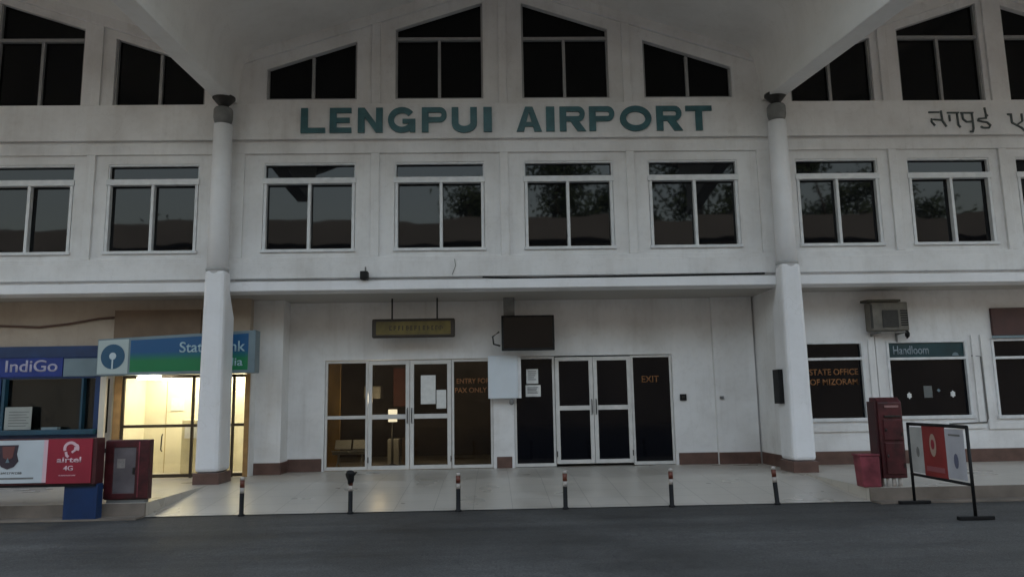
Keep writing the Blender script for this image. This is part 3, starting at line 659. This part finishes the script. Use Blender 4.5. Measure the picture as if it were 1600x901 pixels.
pl = D.lights.new('lamp_glow', 'AREA'); pl.shape = 'RECTANGLE'; pl.size = .5; pl.size_y = .06; pl.energy = 1.5; pl.color = (1, .84, .56)
po = D.objects.new('lamp_glow', pl); C.objects.link(po); po.location = (-7.15, .56, 2.18); po.parent = sl_; po.matrix_parent_inverse = sl_.matrix_world.inverted()
# sign on the booth: thickens slightly towards the right
bs = thing('bank_sign', 'blue over green bank sign with round keyhole emblem above the lit booth', 'sign', (-6.5, .2, 2.3))
ys = lambda x: .30-(x+8.1)*.10
def slab(mb, x0, x1, zf0, zf1, off, d):
    a = ys(x0)-off; b = ys(x1)-off
    return mb.add([(x0, a, zf0(x0)), (x1, b, zf0(x1)), (x1, b+d, zf0(x1)), (x0, a+d, zf0(x0)), (x0, a, zf1(x0)), (x1, b, zf1(x1)), (x1, b+d, zf1(x1)), (x0, a+d, zf1(x0))],
        [(0,3,2,1),(4,5,6,7),(0,1,5,4),(1,2,6,5),(2,3,7,6),(3,0,4,7)])
zb = lambda x: 2.27+(x+8.1)*.0; zt = lambda x: 2.95+(x+8.1)*.035
slab(MB(), -8.10, -4.90, lambda x: zb(x)-.01, lambda x: zt(x)+.03, 0, .3).build('box', GREYB, bs, bevel=.01)
slab(MB(), -7.42, -5.04, lambda x: zb(x)+.05, lambda x: zt(x)-.03, .006, .005).build('face', grad_mat('blue_green_fade', (.004, .085, .23), (.004, .18, .065), 2.30, 2.98), bs)
MBp = slab(MB(), -8.08, -7.46, lambda x: zb(x)+.02, lambda x: zt(x)-.0, .010, .008); MBp.build('emblem_panel', mat('pale_emblem_panel', (.42, .50, .50), .4), bs)
def disc(cx, cz, r, off, a0=0, a1=360, ri=0, n=32):
    mb = MB(); pts = [(cx+r*math.cos(math.radians(a0+(a1-a0)*i/n)), cz+r*math.sin(math.radians(a0+(a1-a0)*i/n))) for i in range(n if a1-a0 >= 360 else n+1)]
    mb.prism(pts, 0, .004); mb.v = [(x, ys(x)-off+y, z_) for x, y, z_ in mb.v]; return mb
disc(-7.77, 2.63, .245, .017).build('emblem', mat('emblem_blue', (.012, .08, .16), .4), bs)
disc(-7.77, 2.64, .07, .021).build('keyhole', mat('pale_keyhole', (.5, .6, .65), .4), bs)
k_ = MB().box(-7.785, -7.755, 0, .004, 2.39, 2.6); k_.v = [(x, ys(x)-.023+y, z_) for x, y, z_ in k_.v]; k_.build('keyhole_slot', D.materials['pale_keyhole'], bs)
LET = mat('pale_sign_letter', (.36, .52, .60), .4)
text('State Bank', -6.42, -5.10, 2.68, 2.89, lambda x: ys(x)-.008, LET, 'lettering', bs, .01, .006)
text('of India', -5.95, -5.14, 2.40, 2.56, lambda x: ys(x)-.008, LET, 'lettering', bs, .01, .006)

# ---- airline ticket counter
tc = thing('ticket_counter', 'dark blue airline ticket counter with open dark window left of the bank booth', 'counter', (-9.2, .9, PH))
yk = .8
b_ = MB(); b_.box(-10.6, -8.24, yk, 1.4, 2.66, 2.90); b_.box(-10.6, -10.24, yk, .95, PH, 2.66); b_.box(-8.36, -8.24, yk, .95, PH, 2.66)
b_.box(-10.24, -8.36, yk, .95, PH, 1.12); b_.box(-10.24, -8.36, yk, .95, 2.24, 2.66)
b_.build('casing', NAVY, tc, bevel=.01)
MB().box(-10.45, -9.02, yk-.03, yk-.002, 2.28, 2.66).build('name_board', NAVY2, tc, bevel=.004)
MB().box(-9.0, -8.30, yk-.03, yk-.002, 2.28, 2.64).build('blank_board', GREYB, tc, bevel=.004)
text('IndiGo', -10.16, -9.12, 2.38, 2.62, yk-.031, mat('pale_lilac_letter', (.42, .40, .52), .5), 'lettering', tc, .012, .006)
MB().box(-10.30, -8.26, yk-.16, yk-.001, 1.12, 1.22).build('shelf', TEALB, tc, bevel=.01)
MB().box(-10.24, -8.36, 1.0, 1.4, 1.12, 2.24).build('dark_interior', DKROOM, tc)
MB().box(-10.24, -8.36, .90, .905, 1.12, 2.24).build('window_glass', clear_glass('counter_glass', (.8, .85, .85)), tc)
MB().box(-10.2, -10.14, yk-.02, yk+.1, 1.22, 2.24).build('window_post', TEALB, tc); MB().box(-8.62, -8.58, yk-.02, yk+.1, 1.22, 2.24).build('window_post', TEALB, tc)
n1 = MB().box(-10.08, -9.55, yk-.06, yk-.05, 1.23, 1.68).build('notice_sheet', mat('pale_notice_sheet', (.34, .36, .34), .6, var=.15, scale=4), tc)
q = MB()
for i in range(6): q.box(-10.0, -9.65+.05*(i % 2), yk-.0635, yk-.0605, 1.30+i*.055, 1.312+i*.055)
q.build('notice_print', INK, n1)
MB().box(-9.30, -8.98, yk-.14, yk-.02, 1.221, 1.27).build('paper_tray', GREYB, tc, bevel=.005); 
wp = MB().box(-8.22, -8.10, .72, .80, PH, 2.26).build('white_post', mat('cream_white_post', (.62, .58, .50), .5, var=.1), None, bevel=.01); tag(wp, 'tall narrow white post between the blue ticket counter and the lit booth', 'post')
# pipe along the wall above the counter
pp = MB().tube([(-12.5, .86, 3.28), (-10.4, .86, 3.34), (-9.6, .86, 3.30), (-9.0, .86, 3.36), (-8.4, .86, 3.46), (-8.0, .86, 3.48)], .022).build('wall_conduit', mat('brown_conduit', (.10, .05, .035), .6)); tag(pp, 'brown conduit running along the wall above the ticket counter', 'pipe')

# ---- banner desk at the kerb
dk = thing('banner_desk', 'low roadside desk with white crest panel and red panel on a dark blue pedestal', 'desk', (-7.0, -3.3, 0))
MB().box(-8.9, -6.10, -3.46, -3.22, .53, 1.19).build('body', mat('dark_maroon_side', (.07, .012, .014), .5, var=.2), dk, bevel=.01)
MB().box(-8.9, -6.86, -3.475, -3.461, .565, 1.175).build('white_panel', WHITEV, dk)
MB().box(-6.86, -6.80, -3.474, -3.461, .565, 1.175).build('pink_strip', PINKT, dk)
MB().box(-6.80, -6.16, -3.476, -3.461, .55, 1.185).build('red_panel', AIRT, dk)
sh = MB().prism([(-7.50, 1.11), (-7.22, 1.11), (-7.24, .98), (-7.21, .88), (-7.27, .80), (-7.36, .765), (-7.45, .80), (-7.51, .88), (-7.48, .98)], -3.484, -3.476).build('crest', mat('crest_dark', (.05, .035, .05), .5, var=.3), dk)
MB().prism([(-7.45, 1.09), (-7.27, 1.09), (-7.29, .93), (-7.36, .90), (-7.43, .93)], -3.488, -3.4845).build('crest_field', mat('crest_maroon', (.17, .06, .055), .5), sh)
MB().prism([(-7.39, .86), (-7.33, .86), (-7.36, .93)], -3.4905, -3.4885).build('crest_mark', GREYB, sh)
scribble(MB(), -7.62, -7.12, .695, .725, -3.476, 21, .003, .03).build('lettering', PIPE, dk); MB().box(-8.9, -6.98, -3.4785, -3.476, .62, .645).build('ruled_line', PIPE, dk)
sw_ = MB(); P = arc(-6.47, 1.045, .085, .085, 200, -20, 14); sw_.ribbon([(x+(.02 if i > 10 else 0), z_) for i, (x, z_) in enumerate(P)], .04, -3.482, -3.4765)
sw_.ribbon([(-6.535, 1.0), (-6.525, .95), (-6.495, .925)], .035, -3.4835, -3.4765); sw_.ribbon([(-6.45, .99), (-6.405, 1.02), (-6.40, 1.07)], .03, -3.4845, -3.4765); sw_.build('swoosh_logo', PINKT, dk)
text('airtel', -6.66, -6.31, .845, .925, -3.477, PINKT, 'lettering', dk, .02, .003); text('4G', -6.56, -6.42, .73, .80, -3.477, PINKT, 'lettering', dk, .02, .003)
scribble(MB(), -6.62, -6.36, .655, .67, -3.477, 8, .002, .02).build('small_print', PINKT, dk)
MB().box(-6.56, -6.08, -3.42, -3.24, 0.004, .529).build('pedestal', NAVY, dk, bevel=.012); MB().box(-8.85, -8.4, -3.42, -3.24, 0.004, .529).build('pedestal', NAVY, dk, bevel=.012)
MB().box(-8.9, -6.10, -3.45, -3.225, .50, .529).build('bottom_rail', BLACK, dk)
# ---- red notice cabinet
rc = thing('notice_cabinet', 'dark red cabinet with grey glazed door standing at the kerb beside the banner desk', 'cabinet', (-5.85, -3.0, PH))
ca_ = MB().box(-6.16, -5.50, -3.06, -2.93, PH+.045, PH+.93).build('carcass', RED, rc, bevel=.012)
f_ = MB(); yq = -3.085
f_.box(-6.16, -6.03, yq, -3.061, PH+.06, PH+.92); f_.box(-5.70, -5.50, yq, -3.061, PH+.06, PH+.92); f_.box(-6.03, -5.70, yq, -3.061, PH+.06, PH+.14); f_.box(-6.03, -5.70, yq, -3.061, PH+.82, PH+.92)
f_.build('door', RED, rc, bevel=.006)
MB().box(-6.03, -5.70, -3.072, -3.063, PH+.14, PH+.82).build('grey_panel', mat('grey_glazed_panel', (.17, .15, .16), .25, var=.35, scale=3), rc)
MB().box(-5.66, -5.645, yq-.004, yq-.0005, PH+.08, PH+.9).build('trim', PINK, rc)
MB().box(-6.12, -5.54, -3.05, -2.94, PH, PH+.044).build('plinth', PIPE, rc)
MB().box(-5.73, -5.71, yq-.02, yq-.001, PH+.42, PH+.52).build('handle', DKMET, rc)

for z_ in (.42, .95): MB().box(-6.165, -6.15, yq-.012, yq-.001, z_, z_+.07).build('hinge', DKMET, rc)
MB().box(-5.98, -5.86, -3.075, -3.0725, .72, .86).build('sticker', mat('sun_bleached_sticker', (.33, .30, .28), .7, var=.3, scale=20), rc)
# ================================================================== RIGHT SIDE
def right_window(a, b, c, d, tr, k):
    f = MB(); y0, y1 = .97, 1.05; t = .05
    f.box(a-.0, a+t, y0, y1, c, d); f.box(b-t, b, y0, y1, c, d); f.box(a+t, b-t, y0, y1, d-.035, d); f.box(a-.03, b+.03, y0-.03, y1, c-.04, c+.03); f.box(a+t, b-t, y0-.005, y1, tr, tr+.055)
    w_ = f.build('ground_window', FRAME, T, bevel=.005)
    MB().box(a+.01, b-.01, 1.055, 1.07, c+.02, d-.005).build('pane', GLASSD, w_)
    return w_
w1 = right_window(*RW[0], 2.37, 0); w2 = right_window(*RW[1], 2.35, 1); w3 = right_window(*RW[2], 2.34, 2); w4 = right_window(*RW[3], 2.34, 3)
text('STATE OFFICE', 6.45, 7.50, 2.06, 2.19, 1.053, ORNG, 'lettering', w1, .014, .003)
text('OF MIZORAM', 6.45, 7.48, 1.85, 1.98, 1.053, ORNG, 'lettering', w1, .014, .003)
b1 = MB().box(8.17, 9.81, 1.02, 1.045, 2.405, 2.715).build('sign_board', mat('dark_teal_sign', (.006, .055, .07), .35, var=.4, scale=1.6), w2)
text('Handloom', 8.28, 9.05, 2.47, 2.65, 1.019, mat('grey_blue_print', (.24, .29, .33), .5), 'lettering', b1, .014, .003)
MB().prism([(9.62+.07*math.cos(i/9*math.pi), 2.43+.07*math.sin(i/9*math.pi)) for i in range(10)], 1.012, 1.019).build('round_mark', GREYB, b1)
for x, z_, r in ((8.56, 1.60, .055), (9.50, 1.62, .06)):
    MB().prism([(x+r*(1 if i % 2 else .75)*math.cos(i*math.pi/6), z_+r*1.3*(1 if i % 2 else .75)*math.sin(i*math.pi/6)) for i in range(12)], 1.048, 1.053).build('sticker', PAPER, w2)
MB().box(8.88, 9.06, 1.048, 1.053, 1.55, 1.80).build('sticker', mat('grey_sticker', (.13, .14, .14), .5), w2)
MB().prism([(9.20, 1.66), (9.24, 1.70), (9.20, 1.74), (9.16, 1.70)], 1.048, 1.053).build('sticker', GREYB, w2)
ro = MB().box(10.44, 12.3, .93, .999, 2.84, 3.43).build('shop_sign', mat('dull_maroon_sign', (.07, .025, .022), .5, var=.3), None, bevel=.01); tag(ro, 'dull maroon sign board above the far right ground floor window', 'sign')
MB().box(10.40, 12.34, .92, .929, 2.78, 2.835).build('trim', GREYB, ro)
# air conditioner
ac = thing('air_conditioner', 'grimy outdoor air conditioner unit on the wall above the teal signed window', 'air conditioner', (8.05, .8, 3.2))
AC = mat('grimy_beige_casing', (.17, .155, .13), .7, var=.45, scale=4)
MB().box(7.68, 8.46, .62, .92, 2.95, 3.55).build('casing', AC, ac, bevel=.02)
MB().box(7.90, 8.24, .605, .619, 3.02, 3.38).build('fan_grille', DKMET, ac, bevel=.01)
q = MB()
for i in range(7): q.box(8.29, 8.44, .608, .619, 3.05+i*.05, 3.075+i*.05)
q.build('side_vent', BLACK, ac); MB().box(7.66, 7.70, .61, .63, 3.0, 3.5).build('edge_cover', DKMET, ac)
MB().prismx([(.58, 3.552), (.95, 3.57), (.95, 3.62), (.58, 3.60)], 7.62, 8.30).build('top_sheet', mat('dark_olive_sheet', (.06, .055, .04), .7), ac)
for x in (7.8, 8.34): MB().prismx([(.60, 2.92), (.99, 2.92), (.99, 2.72), (.97, 2.72), (.97, 2.88), (.60, 2.90)], x, x+.035).build('bracket', PIPE, ac)
MB().tube([(8.46, .8, 3.2), (8.56, .85, 3.1), (8.58, .93, 2.9), (8.57, .95, 2.8)], .018).build('hose', PIPE, ac)
dr = MB().lathe(8.5, .80, [(.01, 2.80), (.045, 2.84), (.05, 2.90), (.02, 2.98)], 12).build('lamp_bulb_holder', BLACK); tag(dr, 'small black bulb shaped fitting below the right end of the air conditioner', 'fitting')
MB().tube([(8.5, .80, 2.97), (8.5, .90, 3.03), (8.5, .999, 3.03)], .012).build('stem', BLACK, dr)
cd = MB().tube([(9.95, .985, 2.42), (10.12, .945, 2.40), (10.14, .945, 1.10), (10.10, .945, 1.02), (9.3, .945, 1.0)], .016).build('grey_conduit', PIPE); tag(cd, 'grey conduit running down between the two right ground floor windows', 'pipe')
# red cabinets
rk = thing('red_kiosk', 'tall dark red box kiosk with slotted front on short pale legs near the right column', 'kiosk', (5.900, -2.9, PH))
zf = PH+.13; yf0 = -3.08
MB().prismx([(yf0, zf), (-2.8, zf), (-2.8, 1.58), (-2.98, 1.58), (yf0, 1.50)], 5.760, 6.140).build('body', RED, rk, bevel=.015)
MB().box(5.720, 5.759, -3.04, -2.8, PH, 1.52).build('side_panel', mat('maroon_side', (.05, .012, .014), .5, var=.3), rk, bevel=.005)
MB().box(5.820, 6.100, yf0-.024, yf0-.001, zf+.06, .88).build('lower_door', RED, rk, bevel=.008); MB().box(5.820, 6.100, yf0-.024, yf0-.001, .92, 1.24).build('upper_door', RED, rk, bevel=.008)
MB().box(5.860, 6.080, yf0-.012, yf0-.001, 1.42, 1.455).build('pale_label', mat('dull_pink_label', (.30, .16, .15), .5), rk)
MB().box(5.840, 6.100, yf0-.034, yf0-.001, 1.275, 1.30).build('slot', DKMET, rk)
for x in (5.850, 5.940, 6.040): MB().lathe(x, -3.02, [(.026, PH), (.026, zf-.001)], 10).build('leg', BW, rk)
for x in (5.850, 6.040): MB().lathe(x, -2.85, [(.026, PH), (.026, zf-.001)], 10).build('leg', BW, rk)
for z_ in (.50, .98): MB().box(6.085, 6.10, yf0-.036, yf0-.0245, z_, z_+.06).build('hinge', DKMET, rk)
for z_ in (.66, 1.06): MB().lathe(5.845, yf0-.03, [(.012, z_), (.014, z_+.02), (.012, z_+.04)], 10).build('knob', DKMET, rk)
pb = thing('red_bin', 'faded pinkish red open bin against the left side of the dark red kiosk', 'bin', (5.66, -2.9, PH))
MB().prism([(5.43, PH), (5.71, PH), (5.71, .68), (5.40, .68)], -3.10, -2.85).build('body', PINK, pb, bevel=.02); MB().box(5.39, 5.715, -3.11, -2.84, .681, .71).build('rim', PINK, pb, bevel=.008)
# banner barrier
bn = thing('banner_barrier', 'black tubular floor stand holding a white and red printed banner beside the road', 'barrier', (6.0, -4.2, 0))
A = Vector((6.0, -3.46, 0)); Bv = Vector((5.93, -5.02, 0)); dv = Bv-A
def along(t_, z_): p = A+dv*t_; return (p.x, p.y, z_)
for p in (A, Bv):
    MB().tube([(p.x, p.y, .03), (p.x, p.y, 1.18)], .022).build('post', BLACK, bn); MB().box(p.x-.235, p.x+.235, p.y-.035, p.y+.035, .004, .05).build('foot', BLACK, bn, bevel=.008)
MB().tube([along(-.0, 1.18), along(1.0, 1.18)], .024).build('top_rail', BLACK, bn); MB().tube([along(0, .44), along(1.0, .44)], .020).build('bottom_rail', BLACK, bn)
nv = Vector((-dv.y, dv.x, 0)).normalized()
if nv.x > 0: nv = -nv
def pan(t0, t1, z0, z1, off, th=.005):
    mb = MB(); a = A+dv*t0+nv*off; b = A+dv*t1+nv*off; c = b-nv*th; d = a-nv*th
    return mb.add([(a.x, a.y, z0), (b.x, b.y, z0), (c.x, c.y, z0), (d.x, d.y, z0), (a.x, a.y, z1), (b.x, b.y, z1), (c.x, c.y, z1), (d.x, d.y, z1)], [(0,3,2,1),(4,5,6,7),(0,1,5,4),(1,2,6,5),(2,3,7,6),(3,0,4,7)])
pan(.04, .27, .48, 1.14, .012).build('white_panel', mat('grey_white_banner', (.46, .46, .45), .5, var=.2, scale=3), bn); pan(.27, .66, .46, 1.16, .013).build('red_panel', mat('dull_red_banner', (.28, .032, .03), .5, var=.25, scale=3), bn); pan(.66, .95, .48, 1.14, .012).build('white_panel', mat('lilac_white_banner', (.52, .52, .57), .5, var=.15, scale=3), bn)
def pdisc(t0, zc, rt_, rz_, off, name, m_, n=20):
    mb = MB(); a0 = [A+dv*(t0+rt_*math.cos(2*math.pi*i/n))+nv*off for i in range(n)]; a1 = [p-nv*.002 for p in a0]
    zz = [zc+rz_*math.sin(2*math.pi*i/n) for i in range(n)]
    mb.add([(p.x, p.y, zz[i]) for i, p in enumerate(a0)]+[(p.x, p.y, zz[i]) for i, p in enumerate(a1)], [tuple(range(n)), tuple(range(2*n-1, n-1, -1))]+[(i, (i+1) % n, (i+1) % n+n, i+n) for i in range(n)]); return mb.build(name, m_, bn)
pdisc(.45, .90, .055, .16, .017, 'emblem', mat('pale_gold_emblem', (.42, .30, .24), .5)); pdisc(.45, .91, .03, .07, .020, 'emblem_core', AIRT)
pdisc(.17, .78, .028, .075, .016, 'figure_print', PIPE, 12); pdisc(.81, .72, .035, .10, .016, 'figure_print', mat('blue_grey_print', (.12, .13, .2), .5), 14)
pan(.31, .62, .53, .60, .0165, .002).build('strap_line', mat('dull_pink_print', (.30, .09, .1), .5), bn); pan(.72, .90, 1.05, 1.075, .0165, .002).build('header_print', PIPE, bn)

# ================================================================== ACROSS THE ROAD (seen mirrored in the panes)
ob_ = thing('building_opposite', 'long low building with grey brown roof across the road, mirrored in the window glass', 'building', (0, -32, 0))
MB().box(-70, 70, -46, -33, 0, 11.6).build('wall', mat('dark_facade', (.06, .055, .05), .8, var=.4, scale=.4), ob_)  # facade in a dark grey-brown tone, varied by noise
MB().prismx([(-32, 11.62), (-47, 11.61), (-47, 12.2), (-40, 13.6), (-32, 13.1)], -72, 72).build('roof', mat('grey_brown_roof', (.075, .075, .078), .7, var=.3, scale=.3), ob_)
for i in range(16): MB().box(-66+i*8, -61.5+i*8, -33.05, -32.99, 8.0, 10.4).build('window', DKROOM, ob_)
def tree(x, y, h, r, seed, lab):
    rn = random.Random(seed); t_ = thing('broadleaf_tree', lab, 'tree', (x, y, 0), 'trees across the road'); tr = MB()
    tr.tube([(x, y, 0), (x+.1, y, h*.25), (x-.15, y+.1, h*.5), (x, y, h*.75)], [.32, .25, .18, .08], 9); cl = []
    for i in range(11):
        a = rn.uniform(0, 6.28); z0 = h*rn.uniform(.3, .65); rr = r*rn.uniform(.45, 1); e = (x+rr*math.cos(a), y+rr*math.sin(a), min(h, z0+h*rn.uniform(.12, .38)))
        tr.tube([(x, y, z0), ((x+e[0])/2, (y+e[1])/2, (z0+e[2])/2+.3), e], [.1, .06, .02], 6); cl.append(e)
    for i in range(10):
        a = rn.uniform(0, 6.28); rr = r*rn.uniform(0, .8); cl.append((x+rr*math.cos(a), y+rr*math.sin(a), h*rn.uniform(.55, 1)))
    tr.build('trunk', TREEB, t_); lf = MB()
    for c in cl:
        s_ = rn.uniform(.8, 1.5)
        for k_ in range(380):
            d = Vector((rn.gauss(0, .5), rn.gauss(0, .5), rn.gauss(0, .34)))*s_*1.5; p = Vector(c)+d
            u = Vector((rn.uniform(-1, 1), rn.uniform(-1, 1), rn.uniform(-.6, .6))).normalized()*rn.uniform(.14, .24); v = u.cross(Vector((rn.uniform(-1, 1), rn.uniform(-1, 1), rn.uniform(-1, 1)))).normalized()*.11
            lf.add([p-u, p+v, p+u, p-v], [(0, 1, 2, 3)])
    lf.build('crown', LEAF, t_)
for i, (x, y, h, r, lb) in enumerate(((-.8, -41, 17.5, 3.0, 'leafy tree behind the long roof, mirrored in the second centre window'), (6, -42, 21, 5.0, 'tall broad tree mirrored in the window right of centre'), (15.5, -41, 21.5, 5.2, 'widest tree across the road, mirrored beside the right column'),
      (26, -42, 21, 5.2, 'dense tree mirrored in the first window right of the column'), (37, -44, 17, 4, 'smaller tree mirrored in the far right windows'), (-24, -44, 15, 1.8, 'slender tree mirrored at the far left windows'))): tree(x, y, h, r, i+3, lb)
bpy.context.view_layer.update()
